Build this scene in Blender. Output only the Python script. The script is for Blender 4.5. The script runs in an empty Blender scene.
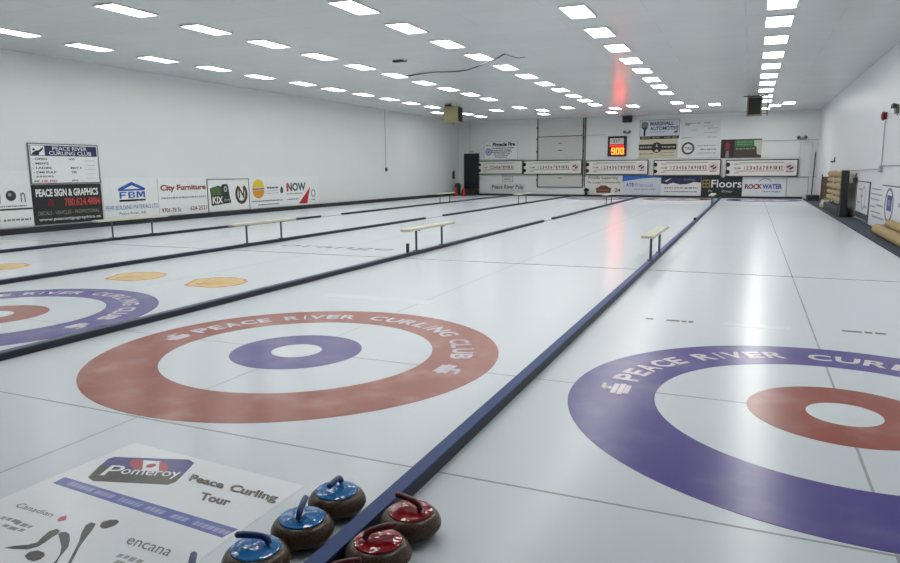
import bpy, bmesh, math, random
from mathutils import Matrix, Vector
random.seed(7)
SC = bpy.context.scene
COL = SC.collection
PI = math.pi

# ------------------------------------------------------------------ materials
def lin(c):
    return tuple(((v/255)/12.92 if v/255 <= .04045 else ((v/255+.055)/1.055)**2.4) for v in c)
_M = {}
def paint(rgb, rough=.5, metal=0., spec=.5, name=None):
    key = (tuple(rgb), rough, metal, spec)
    if key in _M: return _M[key]
    m = bpy.data.materials.new(name or 'paint_%d_%d_%d' % tuple(rgb)); m.use_nodes = True
    nt = m.node_tree; b = nt.nodes['Principled BSDF']
    tc = nt.nodes.new('ShaderNodeTexCoord'); n = nt.nodes.new('ShaderNodeTexNoise'); n.inputs['Scale'].default_value = 6
    nt.links.new(tc.outputs['Object'], n.inputs['Vector'])
    mix = nt.nodes.new('ShaderNodeMixRGB'); mix.blend_type = 'MULTIPLY'; mix.inputs[0].default_value = .10
    mix.inputs[1].default_value = (*lin(rgb), 1)
    nt.links.new(n.outputs['Fac'], mix.inputs[2]); nt.links.new(mix.outputs[0], b.inputs['Base Color'])
    b.inputs['Roughness'].default_value = rough; b.inputs['Metallic'].default_value = metal
    b.inputs['Specular IOR Level'].default_value = spec
    _M[key] = m
    return m
def emit(rgb, strength, name):
    m = bpy.data.materials.new(name); m.use_nodes = True
    b = m.node_tree.nodes['Principled BSDF']
    b.inputs['Base Color'].default_value = (*lin(rgb), 1)
    b.inputs['Emission Color'].default_value = (*lin(rgb), 1)
    b.inputs['Emission Strength'].default_value = strength
    return m
def node(nt, t, **kw):
    n = nt.nodes.new(t)
    for k, v in kw.items(): setattr(n, k, v)
    return n
ICE_ROUGH = .235
def ice_like(name, rgb, worn=None, amount=0., scale=3.):
    """painted or plain ice: one glossy frozen skin over the colour, pebble roughness, optional scuffed wear"""
    m = bpy.data.materials.new(name); m.use_nodes = True
    nt = m.node_tree; b = nt.nodes['Principled BSDF']; L = nt.links.new
    tc = node(nt, 'ShaderNodeTexCoord')
    n1 = node(nt, 'ShaderNodeTexNoise'); n1.inputs['Scale'].default_value = scale; n1.inputs['Detail'].default_value = 6
    L(tc.outputs['Object'], n1.inputs['Vector'])
    r = node(nt, 'ShaderNodeMapRange', interpolation_type='SMOOTHERSTEP'); r.inputs[1].default_value = .42; r.inputs[2].default_value = .85
    r.inputs[3].default_value = 0; r.inputs[4].default_value = amount
    L(n1.outputs['Fac'], r.inputs[0])
    mix = node(nt, 'ShaderNodeMixRGB'); mix.inputs[1].default_value = (*lin(rgb), 1)
    mix.inputs[2].default_value = (*lin(worn or rgb), 1)
    L(r.outputs[0], mix.inputs[0]); L(mix.outputs[0], b.inputs['Base Color'])
    b.inputs['Roughness'].default_value = ICE_ROUGH
    b.inputs['IOR'].default_value = 1.31
    return m
ICE = ice_like('ice', (215, 222, 228), (207, 215, 222), .5, .25)
ICE_RED = ice_like('painted_ice_red', (154, 80, 68), (184, 132, 120), .8, 2.2)
ICE_PURPLE = ice_like('painted_ice_purple', (86, 74, 146), (122, 114, 162), .7, 2.0)
ICE_WHITE = ice_like('painted_ice_white', (234, 238, 243), (224, 230, 236), .5, 3)
ICE_STRIP = ice_like('painted_ice_pale', (224, 231, 234), (214, 222, 227), .8, 4)
ICE_LETTER = ice_like('painted_ice_lettering', (222, 214, 222), (180, 160, 178), .6, 9)
ICE_GREY = ice_like('painted_ice_grey', (124, 124, 121), (146, 146, 143), .6, 30)
ICE_BROWN = ice_like('painted_ice_brown', (110, 103, 97), (134, 128, 122), .6, 30)
ICE_BLUE = ice_like('painted_ice_blue', (112, 122, 184), (140, 148, 198), .6, 12)
ICE_NAVY = ice_like('painted_ice_navy', (86, 84, 140), (100, 98, 150), .6, 12)
ICE_DARK = ice_like('painted_ice_dark', (84, 83, 80), (104, 103, 100), .6, 20)
ICE_YELLOW = ice_like('painted_ice_yellow', (224, 194, 116), (228, 206, 150), .6, 6)
ICE_ORANGE = ice_like('painted_ice_orange', (214, 148, 104), (220, 172, 136), .6, 6)
ICE_TOURRED = ice_like('painted_ice_tour_red', (172, 76, 84), (190, 100, 106), .6, 20)
ICE_LINE = ice_like('painted_line', (160, 168, 172), (186, 194, 198), .9, 5)
ICE_CENTRE = ice_like('painted_centre_line', (184, 191, 197), (198, 205, 212), .9, 5)
ICE_HOG = ice_like('painted_hog_line', (124, 94, 98), (164, 158, 160), .8, 2)
ICE_FAINT = ice_like('painted_ice_faint', (158, 164, 166), (190, 198, 198), .9, 7)

def wall_mat(name, rgb, rough, seams=False, var=.08):
    m = bpy.data.materials.new(name); m.use_nodes = True
    nt = m.node_tree; b = nt.nodes['Principled BSDF']; L = nt.links.new
    tc = node(nt, 'ShaderNodeTexCoord')
    n1 = node(nt, 'ShaderNodeTexNoise'); n1.inputs['Scale'].default_value = .35; n1.inputs['Detail'].default_value = 5
    L(tc.outputs['Object'], n1.inputs['Vector'])
    mix = node(nt, 'ShaderNodeMixRGB', blend_type='MULTIPLY'); mix.inputs[0].default_value = var
    mix.inputs[1].default_value = (*lin(rgb), 1); L(n1.outputs['Fac'], mix.inputs[2])
    if seams:       # sheets butted together
        br = node(nt, 'ShaderNodeTexBrick'); br.inputs['Scale'].default_value = 1; br.inputs['Brick Width'].default_value = 3.6
        br.inputs['Row Height'].default_value = 1.2; br.inputs['Mortar Size'].default_value = .008; br.inputs['Mortar Smooth'].default_value = .4
        br.inputs['Color1'].default_value = (1, 1, 1, 1); br.inputs['Color2'].default_value = (.965, .965, .965, 1); br.inputs['Mortar'].default_value = (.80, .80, .80, 1)
        L(tc.outputs['Object'], br.inputs['Vector'])
        m2 = node(nt, 'ShaderNodeMixRGB', blend_type='MULTIPLY'); m2.inputs[0].default_value = 1
        L(mix.outputs[0], m2.inputs[1]); L(br.outputs['Color'], m2.inputs[2]); mix = m2
    L(mix.outputs[0], b.inputs['Base Color']); b.inputs['Roughness'].default_value = rough
    n3 = node(nt, 'ShaderNodeTexNoise'); n3.inputs['Scale'].default_value = .9; n3.inputs['Detail'].default_value = 3
    L(tc.outputs['Object'], n3.inputs['Vector'])
    bp = node(nt, 'ShaderNodeBump'); bp.inputs['Strength'].default_value = .12; bp.inputs['Distance'].default_value = .05
    L(n3.outputs['Fac'], bp.inputs['Height']); L(bp.outputs[0], b.inputs['Normal'])
    return m
WALL = wall_mat('white_wall_panel', (222, 226, 225), .42)
WALL_R = wall_mat('white_wall_panel_right', (222, 224, 228), .35)
CEIL = wall_mat('glossy_ceiling_panel', (206, 207, 206), .25, var=.12, seams=True)
def granite():
    m = bpy.data.materials.new('granite'); m.use_nodes = True
    nt = m.node_tree; b = nt.nodes['Principled BSDF']; L = nt.links.new
    tc = node(nt, 'ShaderNodeTexCoord'); v = node(nt, 'ShaderNodeTexVoronoi'); v.inputs['Scale'].default_value = 260
    L(tc.outputs['Object'], v.inputs['Vector'])
    cr = node(nt, 'ShaderNodeValToRGB'); e = cr.color_ramp.elements
    e[0].color = (*lin((34, 25, 16)), 1); e[1].color = (*lin((106, 80, 50)), 1); e[0].position = .25; e[1].position = .95
    L(v.outputs['Color'], cr.inputs[0]); L(cr.outputs[0], b.inputs['Base Color']); b.inputs['Roughness'].default_value = .3
    return m
GRANITE = granite()
GRANITE_BAND = paint((80, 62, 42), .7)
def stone_cap(name, rgb):
    m = bpy.data.materials.new(name); m.use_nodes = True
    nt = m.node_tree; b = nt.nodes['Principled BSDF']; L = nt.links.new
    tc = node(nt, 'ShaderNodeTexCoord'); n = node(nt, 'ShaderNodeTexNoise'); n.inputs['Scale'].default_value = 20; n.inputs['Detail'].default_value = 2
    L(tc.outputs['Object'], n.inputs['Vector'])
    bp = node(nt, 'ShaderNodeBump'); bp.inputs['Strength'].default_value = .45; bp.inputs['Distance'].default_value = .01
    L(n.outputs['Fac'], bp.inputs['Height']); L(bp.outputs[0], b.inputs['Normal'])
    b.inputs['Base Color'].default_value = (*lin(rgb), 1); b.inputs['Roughness'].default_value = .07
    return m
CAP_BLUE = stone_cap('blue_cap', (34, 114, 180)); CAP_RED = stone_cap('red_cap', (138, 12, 26))
HANDLE_BLUE = paint((28, 52, 112), .3); HANDLE_RED = paint((86, 14, 24), .3)
NAVY = paint((24, 60, 122), .5, 0., .35, name='blue_divider_paint'); NAVY_TOP = paint((40, 54, 84), .45, name='divider_top_blue'); NAVY_SIDE = paint((22, 32, 48), .5, name='divider_side_navy')
NAVY_DARK = paint((26, 32, 42), .55, name='dark_bumper_foam')
CARPET = paint((58, 66, 80), .95, name='slate_carpet')
STEEL = paint((88, 92, 96), .4, .6); PLANK = paint((204, 201, 182), .6, name='plank_wood')
BLACK = paint((22, 22, 24), .5); DARK = paint((40, 42, 44), .6); WHITE = paint((228, 230, 230), .45)
GREY = paint((128, 130, 132), .5)
LAMP = emit((255, 254, 250), 13.8, 'lamp_diffuser')

# ------------------------------------------------------------------ mesh builder
class MB:
    def __init__(s): s.bm = bmesh.new()
    def box(s, x0, x1, y0, y1, z0, z1):
        v = [s.bm.verts.new((x, y, z)) for z in (z0, z1) for x, y in ((x0, y0), (x1, y0), (x1, y1), (x0, y1))]
        for f in ((3, 2, 1, 0), (4, 5, 6, 7), (0, 1, 5, 4), (1, 2, 6, 5), (2, 3, 7, 6), (3, 0, 4, 7)):
            s.bm.faces.new([v[i] for i in f])
        return s
    def prism(s, pts, z0, z1):
        a = sum(pts[i][0]*pts[(i+1) % len(pts)][1]-pts[(i+1) % len(pts)][0]*pts[i][1] for i in range(len(pts)))
        if a < 0: pts = pts[::-1]
        lo = [s.bm.verts.new((p[0], p[1], z0)) for p in pts]; hi = [s.bm.verts.new((p[0], p[1], z1)) for p in pts]
        s.bm.faces.new(hi); s.bm.faces.new(lo[::-1]); n = len(pts)
        for i in range(n): s.bm.faces.new([lo[i], lo[(i+1) % n], hi[(i+1) % n], hi[i]])
        return s
    def ring(s, cx, cy, r0, r1, z0, z1, n=96, sx=1, sy=1):
        def circ(r, z): return [s.bm.verts.new((cx+sx*r*math.cos(2*PI*i/n), cy+sy*r*math.sin(2*PI*i/n), z)) for i in range(n)]
        if r0 <= 0:
            return s.prism([(cx+sx*r1*math.cos(2*PI*i/n), cy+sy*r1*math.sin(2*PI*i/n)) for i in range(n)], z0, z1)
        A, B, C, D = circ(r0, z1), circ(r1, z1), circ(r1, z0), circ(r0, z0)
        for P, Q in ((A, B), (B, C), (C, D), (D, A)):
            for i in range(n): s.bm.faces.new([P[i], Q[i], Q[(i+1) % n], P[(i+1) % n]])
        return s
    def lathe(s, prof, cx=0, cy=0, n=48):
        rows = [[s.bm.verts.new((cx+r*math.cos(2*PI*i/n), cy+r*math.sin(2*PI*i/n), z)) for i in range(n)] for r, z in prof]
        for a, b in zip(rows, rows[1:]):
            for i in range(n): s.bm.faces.new([a[i], a[(i+1) % n], b[(i+1) % n], b[i]])
        s.bm.faces.new(rows[0][::-1]); s.bm.faces.new(rows[-1]); return s
    def tube(s, pts, r, n=10):
        pts = [Vector(p) for p in pts]; rs = r if isinstance(r, (list, tuple)) else [r]*len(pts); rows = []
        up = Vector((0, 0, 1))
        for i, p in enumerate(pts):
            d = (pts[min(i+1, len(pts)-1)]-pts[max(i-1, 0)]).normalized()
            u = d.cross(up)
            if u.length < .1: u = d.cross(Vector((1, 0, 0)))
            u.normalize(); w = u.cross(d)
            rows.append([s.bm.verts.new(p+rs[i]*(math.cos(2*PI*k/n)*u+math.sin(2*PI*k/n)*w)) for k in range(n)])
        for a, b in zip(rows, rows[1:]):
            for i in range(n): s.bm.faces.new([a[i], a[(i+1) % n], b[(i+1) % n], b[i]])
        s.bm.faces.new(rows[0][::-1]); s.bm.faces.new(rows[-1]); return s
    def bevel(s, w, seg=2):
        bmesh.ops.bevel(s.bm, geom=[e for e in s.bm.edges], offset=w, segments=seg, affect='EDGES', profile=.5); return s
    def obj(s, name, mat, parent=None, smooth=False, M=None):
        bmesh.ops.recalc_face_normals(s.bm, faces=s.bm.faces)
        if smooth:
            for f in s.bm.faces: f.smooth = True
        me = bpy.data.meshes.new(name); s.bm.to_mesh(me); s.bm.free(); me.materials.append(mat)
        if smooth:
            try: me.set_sharp_from_angle(angle=math.radians(40))
            except Exception: pass
        o = bpy.data.objects.new(name, me); COL.objects.link(o); o.parent = parent
        if M is not None: o.matrix_world = M
        return o
def tag(o, label=None, cat=None, group=None, kind=None):
    if label: o['label'] = label
    if cat: o['category'] = cat
    if group: o['group'] = group
    if kind: o['kind'] = kind
    return o
def empty(name, loc=(0, 0, 0), rz=0, M=None):
    o = bpy.data.objects.new(name, None); COL.objects.link(o); o.empty_display_size = .1
    if M is not None: o.matrix_world = M
    else: o.location = loc; o.rotation_euler = (0, 0, rz)
    return o
def copy_tree(o, parent=None):
    c = o.copy(); COL.objects.link(c); c.parent = parent
    for ch in list(o.children): copy_tree(ch, c)
    return c

# ------------------------------------------------------------------ lettering
_TX = {}
def text_mesh(s, bold=0.):
    """outline of a string, scaled to the unit square"""
    k = (s, bold)
    if k not in _TX:
        cu = bpy.data.curves.new('t', 'FONT'); cu.body = s; cu.offset = bold; cu.resolution_u = 3
        o = bpy.data.objects.new('t', cu); COL.objects.link(o)
        bpy.context.view_layer.update()
        me = bpy.data.meshes.new_from_object(o.evaluated_get(bpy.context.evaluated_depsgraph_get()))
        bpy.data.objects.remove(o); bpy.data.curves.remove(cu)
        vs = [v.co.copy() for v in me.vertices]
        x0 = min(v.x for v in vs); x1 = max(v.x for v in vs); y0 = min(v.y for v in vs); y1 = max(v.y for v in vs)
        _TX[k] = ([((v.x-x0)/(x1-x0 or 1), (v.y-y0)/(y1-y0 or 1)) for v in vs], [tuple(p.vertices) for p in me.polygons])
        bpy.data.meshes.remove(me)
    return _TX[k]
def put_text(mb, s, f, bold=0., z=0.):
    """f maps the unit square to the surface"""
    vs, fs = text_mesh(s, bold)
    if len(s) == 1 and s in '1Iil': g = f; f = lambda u, v: g(.36+.28*u, v)
    V = [mb.bm.verts.new((*f(u, v), z)) for u, v in vs]
    for p in fs:
        try: mb.bm.faces.new([V[i] for i in p])
        except ValueError: pass
def rect(x0, y0, x1, y1): return lambda u, v: (x0+(x1-x0)*u, y0+(y1-y0)*v)
def quad(bl, br, tr, tl):
    def f(u, v):
        return tuple((1-u)*(1-v)*bl[i]+u*(1-v)*br[i]+u*v*tr[i]+(1-u)*v*tl[i] for i in (0, 1))
    return f
def flat_text(name, items, mat, parent, z=0., bold=.0):
    """flat lettering, one mesh per word or number"""
    for st, f in items:
        mb = MB(); put_text(mb, st, f, bold, z)
        for fa in mb.bm.faces:
            fa.normal_update()
            if fa.normal.z < 0: fa.normal_flip()
        me = bpy.data.meshes.new(name); mb.bm.to_mesh(me); mb.bm.free(); me.materials.append(mat)
        o = bpy.data.objects.new(name, me); COL.objects.link(o); o.parent = parent
def dashes(mb, x0, x1, y, h, z, rnd, gap=.35):
    """a line of print too small to read: short strokes"""
    x = x0
    while x < x1-.3*h:
        w = min(h*rnd.uniform(.5, 2.2), x1-x)
        mb.box(x, x+w, y-h/2*rnd.uniform(.6, 1), y+h/2*rnd.uniform(.6, 1), z, z+.001); x += w+h*gap

# ------------------------------------------------------------------ the room
XL, XR, Y0 = -16.65, 5.25, -9.0
FA = math.atan(-.1328)                       # the far wall runs a little askew
FE = Vector((math.cos(FA), math.sin(FA), 0)); FO = Vector((-16.53, 39.4, 0))
def yfar(x): return 39.4-.1328*(x+16.53)
def zc(x): return 4.754-.0141*x              # the ceiling falls slightly to the right
YL, YR = yfar(XL), yfar(XR)
mb = MB(); mb.prism([(XL, Y0), (XR, Y0), (XR, YR), (XL, YL)], -.15, 0)
floor = tag(mb.obj('floor', ICE), kind='structure')
mb = MB(); bm = mb.bm
pts = [(XL-.1, Y0-.1), (XR+.1, Y0-.1), (XR+.1, YR+.1), (XL-.1, YL+.1)]
lo = [bm.verts.new((x, y, zc(x))) for x, y in pts]; hi = [bm.verts.new((x, y, zc(x)+.15)) for x, y in pts]
bm.faces.new(lo); bm.faces.new(hi)
for i in range(4): bm.faces.new([lo[i], lo[(i+1) % 4], hi[(i+1) % 4], hi[i]])
ceiling = tag(mb.obj('ceiling', CEIL), kind='structure')
def wall(name, pts, mat):
    """vertical slab over a footprint, its top under the sloping ceiling"""
    b = MB(); lo = [b.bm.verts.new((x, y, -.15)) for x, y in pts]; hi = [b.bm.verts.new((x, y, zc(x))) for x, y in pts]
    b.bm.faces.new(lo); b.bm.faces.new(hi)
    for i in range(len(pts)): j = (i+1) % len(pts); b.bm.faces.new([lo[i], lo[j], hi[j], hi[i]])
    return tag(b.obj(name, mat), kind='structure')
wall_left = wall('wall_left', [(XL, Y0), (XL, YL), (XL-.15, YL), (XL-.15, Y0)], WALL)
wall_right = wall('wall_right', [(XR, Y0), (XR+.15, Y0), (XR+.15, YR), (XR, YR)], WALL_R)
wall_far = wall('wall_far', [(XL, YL), (XR, YR), (XR, YR+.15), (XL, YL+.15)], WALL)
wall_near = wall('wall_near', [(XL, Y0), (XR, Y0), (XR, Y0-.15), (XL, Y0-.15)], paint((128, 131, 134), .4, name='dim_lounge_front'))
MF = Matrix.Translation(FO) @ Matrix((( FE.x, 0,  FE.y, 0), (FE.y, 0, -FE.x, 0), (0, 1, 0, 0), (0, 0, 0, 1)))
def on_far(u, z, out=0.): return MF @ Matrix.Translation((u, z, out+.004))
def on_left(y, z, out=0.): return Matrix(((0, 0, 1, XL+out+.004), (1, 0, 0, y), (0, 1, 0, z), (0, 0, 0, 1)))
def on_right(y, z, out=0.): return Matrix(((0, 0, -1, XR-out-.004), (-1, 0, 0, y), (0, 1, 0, z), (0, 0, 0, 1)))
# dark bumpers along the foot of the walls
MB().box(XL, XL+.13, Y0, YL-.16, 0, .165).bevel(.015).obj('baseboard_left', NAVY_DARK)['kind'] = 'structure'
o = MB().box(.0, 21.4, 0, .11, 0, .12).bevel(.012).obj('baseboard_far', NAVY_DARK, M=on_far(0, 0)); o['kind'] = 'structure'
# seams and battens
MB().box(-.02, .02, 1.8, zc(XL)-.02, 0, .012).obj('trim_1', paint((160, 163, 163), .5), M=on_left(28.9, 0))['kind'] = 'structure'
MB().box(.76, .79, 2.9, 4.95, 0, .012).obj('trim_2', paint((186, 190, 190), .5), M=on_far(0, 0))['kind'] = 'structure'
MB().box(18.1, 21.9, 3.12, 3.15, 0, .02).obj('trim_3', paint((150, 152, 152), .5), M=on_far(0, 0))['kind'] = 'structure'
MB().box(9.15, 10.4, 3.76, 3.79, 0, .02).obj('trim_4', paint((170, 172, 172), .5), M=on_far(0, 0))['kind'] = 'structure'
MB().box(20.62, 22.0, 1.17, 1.2, 0, .02).obj('trim_5', paint((150, 152, 152), .5), M=on_far(0, 0))['kind'] = 'structure'
# painted lines are part of the floor
def fpart(name, mb, mat): return mb.obj(name, mat, floor)
TEE2 = 35.07
DX = [.557, -3.985, -8.235, -12.425]         # divider centre lines
CX = [2.746, -1.648, -6.06, -10.27, -14.45]  # sheet centres
for nm, yy, h, mat in (('back_line', -1.85, .014, ICE_LINE), ('tee_line', 0, .013, ICE_LINE), ('hog_line', 6.45, .034, ICE_HOG),
                   ('hog_line', 28.6, .04, ICE_HOG), ('tee_line', TEE2, .02, ICE_LINE)):
    fpart(nm, MB().box(XL+.14, 4.66, yy-h/2, yy+h/2, 0, .0012), mat)
for x in CX: fpart('centre_line', MB().box(x-.008, x+.008, -3.6, 37.0 if x < 0 else 36.3, 0, .001), ICE_LINE if x > 0 else ICE_CENTRE)

# ------------------------------------------------------------------ houses painted in the ice
def arc_text(mb, s, cx, cy, r0, r1, a0, a1, z):
    """letters along an arc, tops outward, from angle a0 to a1 (degrees)"""
    wt = [{'I': .45, 'L': .85, 'E': .85}.get(ch, 1.) for ch in s]; k = (a0-a1)/sum(wt); a = a0
    for ch, q in zip(s, wt):
        lo, hi = a-k*q*.06, a-k*q*.92; a -= k*q
        if ch == 'I': lo, hi = lo-k*.0, hi
        def f(u, v, lo=lo, hi=hi):
            t = math.radians(lo+(hi-lo)*u); r = r0+(r1-r0)*v
            return (cx+r*math.cos(t), cy+r*math.sin(t))
        put_text(mb, ch, f, .03, z)
def emblem(mb, cx, cy, r, ang, z):
    """a small pale stone-shaped emblem, its top outward"""
    a = math.radians(ang)
    def P(x, y): rr = r+y; b = a-x/r; return (cx+rr*math.cos(b), cy+rr*math.sin(b))
    el = [P(.13*math.cos(t*PI/12), -.03+.075*math.sin(t*PI/12)) for t in range(24)]
    for k in range(4):
        y0 = -.1+.045*k; w = .13*math.sqrt(max(.05, 1-((y0+.02+.03)/.085)**2))
        mb.prism([P(-w, y0), P(w, y0), P(w, y0+.04), P(-w, y0+.04)], 0, z)
    mb.prism([P(-.03, .06), P(.03, .06), P(.04, .08), P(.10, .09), P(.10, .115), P(0, .11), P(-.04, .08)], 0, z)
def house(cx, cy, outer, inner, label, text=True, off=0.):
    root = empty('target_house', (cx, cy, 0)); tag(root, label, 'curling house', 'target houses painted in the ice')
    MB().ring(0, 0, 1.22, 1.829, 0, .002, 128).obj('outer_ring', outer, root)
    MB().ring(off, 0, .23, .60, 0, .002, 96).obj('inner_ring', inner, root)
    MB().ring(off, 0, 0, .23, 0, .0022, 64).obj('button', ICE_STRIP, root)
    if text:
        for wd, a0, a1 in (('PEACE', 172, 138), ('RIVER', 133, 101), ('CURLING', 95, 44), ('CLUB', 39, 11)):
            mb = MB(); arc_text(mb, wd, 0, 0, 1.40, 1.6, a0, a1, .0035); mb.obj('ring_lettering', ICE_LETTER, root)
        for a in (-179.5, -1):
            mb = MB(); emblem(mb, 0, 0, 1.51, a, .0035); mb.obj('ring_emblem', ICE_LETTER, root)
    return root
house(CX[0], 0, ICE_PURPLE, ICE_RED, 'near purple-ringed target house with a red inner ring at the right')
house(CX[1], 0, ICE_RED, ICE_PURPLE, 'near red-ringed target house with a purple inner ring in the middle', off=-.045)
house(CX[2], 0, ICE_PURPLE, ICE_RED, 'near purple-ringed target house cut off by the left edge of the photo')
for i, x in enumerate(CX[:3]):
    house(x, 34.5 if i == 0 else TEE2, ICE_PURPLE if i % 2 == 0 else ICE_RED, ICE_RED if i % 2 == 0 else ICE_PURPLE,
          ['tiny far target house in front of the far wall on the rightmost sheet',
           'tiny far target house in front of the blue and white boards',
           'tiny far target house in front of the big overhead door'][i], False)

# ------------------------------------------------------------------ other marks in the ice
def shell(cx, cy, size, rot, label):
    root = empty('shell_logo', (cx, cy, 0), rot); tag(root, label, 'ice logo', 'shell logos painted in the ice')
    def outline(k):
        pts = [(-.11*k, -.47*k), (.11*k, -.47*k), (.14*k, -.42*k)]
        n = 7
        for i in range(n):
            a0 = math.radians(-28+236*i/n); a1 = math.radians(-28+236*(i+1)/n)
            for t in (.0, .25, .5, .75):
                a = a0+(a1-a0)*t; r = .5*k*(1+.05*math.sin(PI*t))
                pts.append((r*math.cos(a)*1.08, r*math.sin(a)))
        pts.append((-.14*k, -.42*k)); return pts
    MB().prism(outline(size), 0, .002).obj('outline', ICE_ORANGE, root)
    MB().prism(outline(size*.88), 0, .0028).obj('shell_face', ICE_YELLOW, root)
    mb = MB()
    for i in range(-3, 4):
        a = math.radians(90+i*27); c, s_ = math.cos(a), math.sin(a); px, py = -s_, c; w = .012*size
        b0 = (.04*i*size, -.30*size); b1 = (.40*size*c*1.05, .40*size*s_)
        mb.prism([(b0[0]-w*px, b0[1]-w*py), (b1[0]-w*px, b1[1]-w*py), (b1[0]+w*px, b1[1]+w*py), (b0[0]+w*px, b0[1]+w*py)], 0, .0033)
    mb.obj('rib', ICE_ORANGE, root); return root
shell(-6.95, 2.88, .92, math.radians(-30), 'yellow scallop shell logo in the ice, left one of the complete pair')
shell(-5.28, 2.86, .92, math.radians(-30), 'yellow scallop shell logo in the ice, nearest to the middle sheet')
shell(-10.25, 2.85, .92, math.radians(-30), 'orange shell logo in the ice cut by the left photo edge')
rn = random.Random(3)
def ice_print(name, label, spans, y, h, mat=ICE_FAINT):
    t = empty(name, (spans[0][0], y, 0)); tag(t, label, 'ice lettering')
    for a, b in spans:
        mb = MB(); dashes(mb, a-spans[0][0], b-spans[0][0], 0, h, .001, rn, .25); mb.obj('lettering', mat, t)
mb = MB(); put_text(mb, 'orange', rect(-7.65, 7.3, -4.75, 7.75), .01, .0015); tag(mb.obj('ice_lettering', ICE_FAINT), 'faint grey worn lettering across the ice just past the shell logos', 'ice lettering')
ice_print('ice_lettering', 'dark worn lettering on the ice just right of the long blue divider', [(1.1, 1.2), (1.32, 1.6)], 2.6, .09, ICE_GREY)
ice_print('ice_lettering', 'dark worn lettering on the ice at the right photo edge', [(3.02, 3.4), (3.55, 3.8)], 2.72, .09, ICE_GREY)
for nm, x0, x1, y0, y1 in (('white strip painted on the ice behind the right purple house', 1.9, 2.55, 2.55, 2.72),
                           ('white strip painted on the ice behind the middle red house', -3.1, -1.5, 2.45, 2.7)):
    tag(MB().box(x0, x1, y0, y1, 0, .0015).obj('painted_strip', ICE_STRIP), nm, 'ice marking')

# the tournament sheet frozen into the near ice
T = empty('tournament_banner', (-.64, -3.0, 0)); tag(T, 'white tournament banner frozen into the near ice beside the blue stones', 'ice banner')
def tl(p): return (p[0]+.64, p[1]+3.0)
def tpoly(name, pts, mat, z, parent=T):
    o = MB().prism([tl(p) for p in pts], 0, z).obj(name, mat, parent); return o
def tq(bl, br, tr, tl_): return quad(tl(bl), tl(br), tl(tr), tl(tl_))
tpoly('sheet', [(-1.30, -2.19), (.015, -2.275), (.015, -3.62), (-1.36, -3.62)], ICE_WHITE, .0015)
badge = tpoly('badge', [(-1.138, -2.648), (-1.185, -2.56), (-1.244, -2.431), (-1.232, -2.396), (-.797, -2.256), (-.738, -2.281), (-.716, -2.33), (-.652, -2.502), (-.665, -2.545), (-1.073, -2.668)], ICE_NAVY, .0025)
tpoly('badge_base', [(-1.138, -2.648), (-1.185, -2.56), (-1.21, -2.51), (-1.087, -2.484), (-.933, -2.485), (-.829, -2.442), (-.734, -2.44), (-.69, -2.41), (-.652, -2.502), (-.665, -2.545), (-1.073, -2.668)], ICE_DARK, .003, badge)
tpoly('flag', [(-1.086, -2.425), (-1.099, -2.381), (-1.04, -2.362), (-.94, -2.462), (-.988, -2.48)], ICE_TOURRED, .0035, badge)
tpoly('flag', [(-.931, -2.349), (-.884, -2.341), (-.808, -2.405), (-.795, -2.437), (-.836, -2.445)], ICE_TOURRED, .0035, badge)
tpoly('flag_centre', [(-1.038, -2.366), (-.931, -2.340), (-.836, -2.445), (-.94, -2.469)], ICE_WHITE, .0033, badge)
MB().ring(*tl((-.935, -2.405)), 0, .028, 0, .0038, 10).obj('maple_leaf', ICE_TOURRED, badge)
flat_text('badge_lettering', [('P', tq((-1.10, -2.607), (-1.0, -2.575), (-1.055, -2.46), (-1.145, -2.487))), ('omeroy', tq((-1.0, -2.578), (-.665, -2.48), (-.71, -2.405), (-1.04, -2.497)))], ICE_WHITE, badge, .0042, .006)
flat_text('title_lettering', [('Peace', tq((-.6, -2.468), (-.36, -2.474), (-.395, -2.405), (-.637, -2.395))), ('Curling', tq((-.315, -2.497), (-.0, -2.503), (-.036, -2.414), (-.345, -2.405))),
                              ('Tour', tq((-.39, -2.612), (-.2, -2.612), (-.232, -2.54), (-.43, -2.54)))], ICE_BROWN, T, .003, .045)
strip = tpoly('blue_strip', [(-1.258, -2.695), (-1.251, -2.77), (-.023, -2.852), (-.005, -2.766)], ICE_BLUE, .0025)
STRIP_PRINT = ice_like('painted_ice_strip_print', (166, 172, 212), (148, 154, 202), .5, 30)
for a, b in ((-1.17, -1.0), (-.95, -.83), (-.77, -.62), (-.57, -.45), (-.39, -.30), (-.24, -.04)):
    x = a; mb = MB()
    while x < b:
        w = rn.uniform(.012, .03); yy = -2.733-.066*(x+1.255)
        mb.prism([tl((x, yy-.017)), tl((x+w, yy-.017)), tl((x+w+.006, yy+.017)), tl((x+.006, yy+.017))], 0, .0033); x += w+.008
    mb.obj('strip_lettering', STRIP_PRINT, strip)
fig = tpoly('curler_figure', [(-.855, -3.296), (-.83, -3.267), (-.783, -3.238), (-.763, -3.209), (-.785, -3.167), (-.803, -3.121), (-.793, -3.092), (-.766, -3.095), (-.746, -3.119), (-.743, -3.154), (-.731, -3.196), (-.728, -3.23), (-.752, -3.264), (-.812, -3.285)], ICE_DARK, .003)
tpoly('curler_limb', [(-.741, -3.122), (-.745, -3.105), (-.726, -3.094), (-.693, -3.102), (-.647, -3.135), (-.603, -3.177), (-.58, -3.216), (-.558, -3.254), (-.524, -3.295), (-.537, -3.301), (-.551, -3.275), (-.579, -3.235), (-.631, -3.189), (-.689, -3.153)], ICE_DARK, .003, fig)
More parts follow.
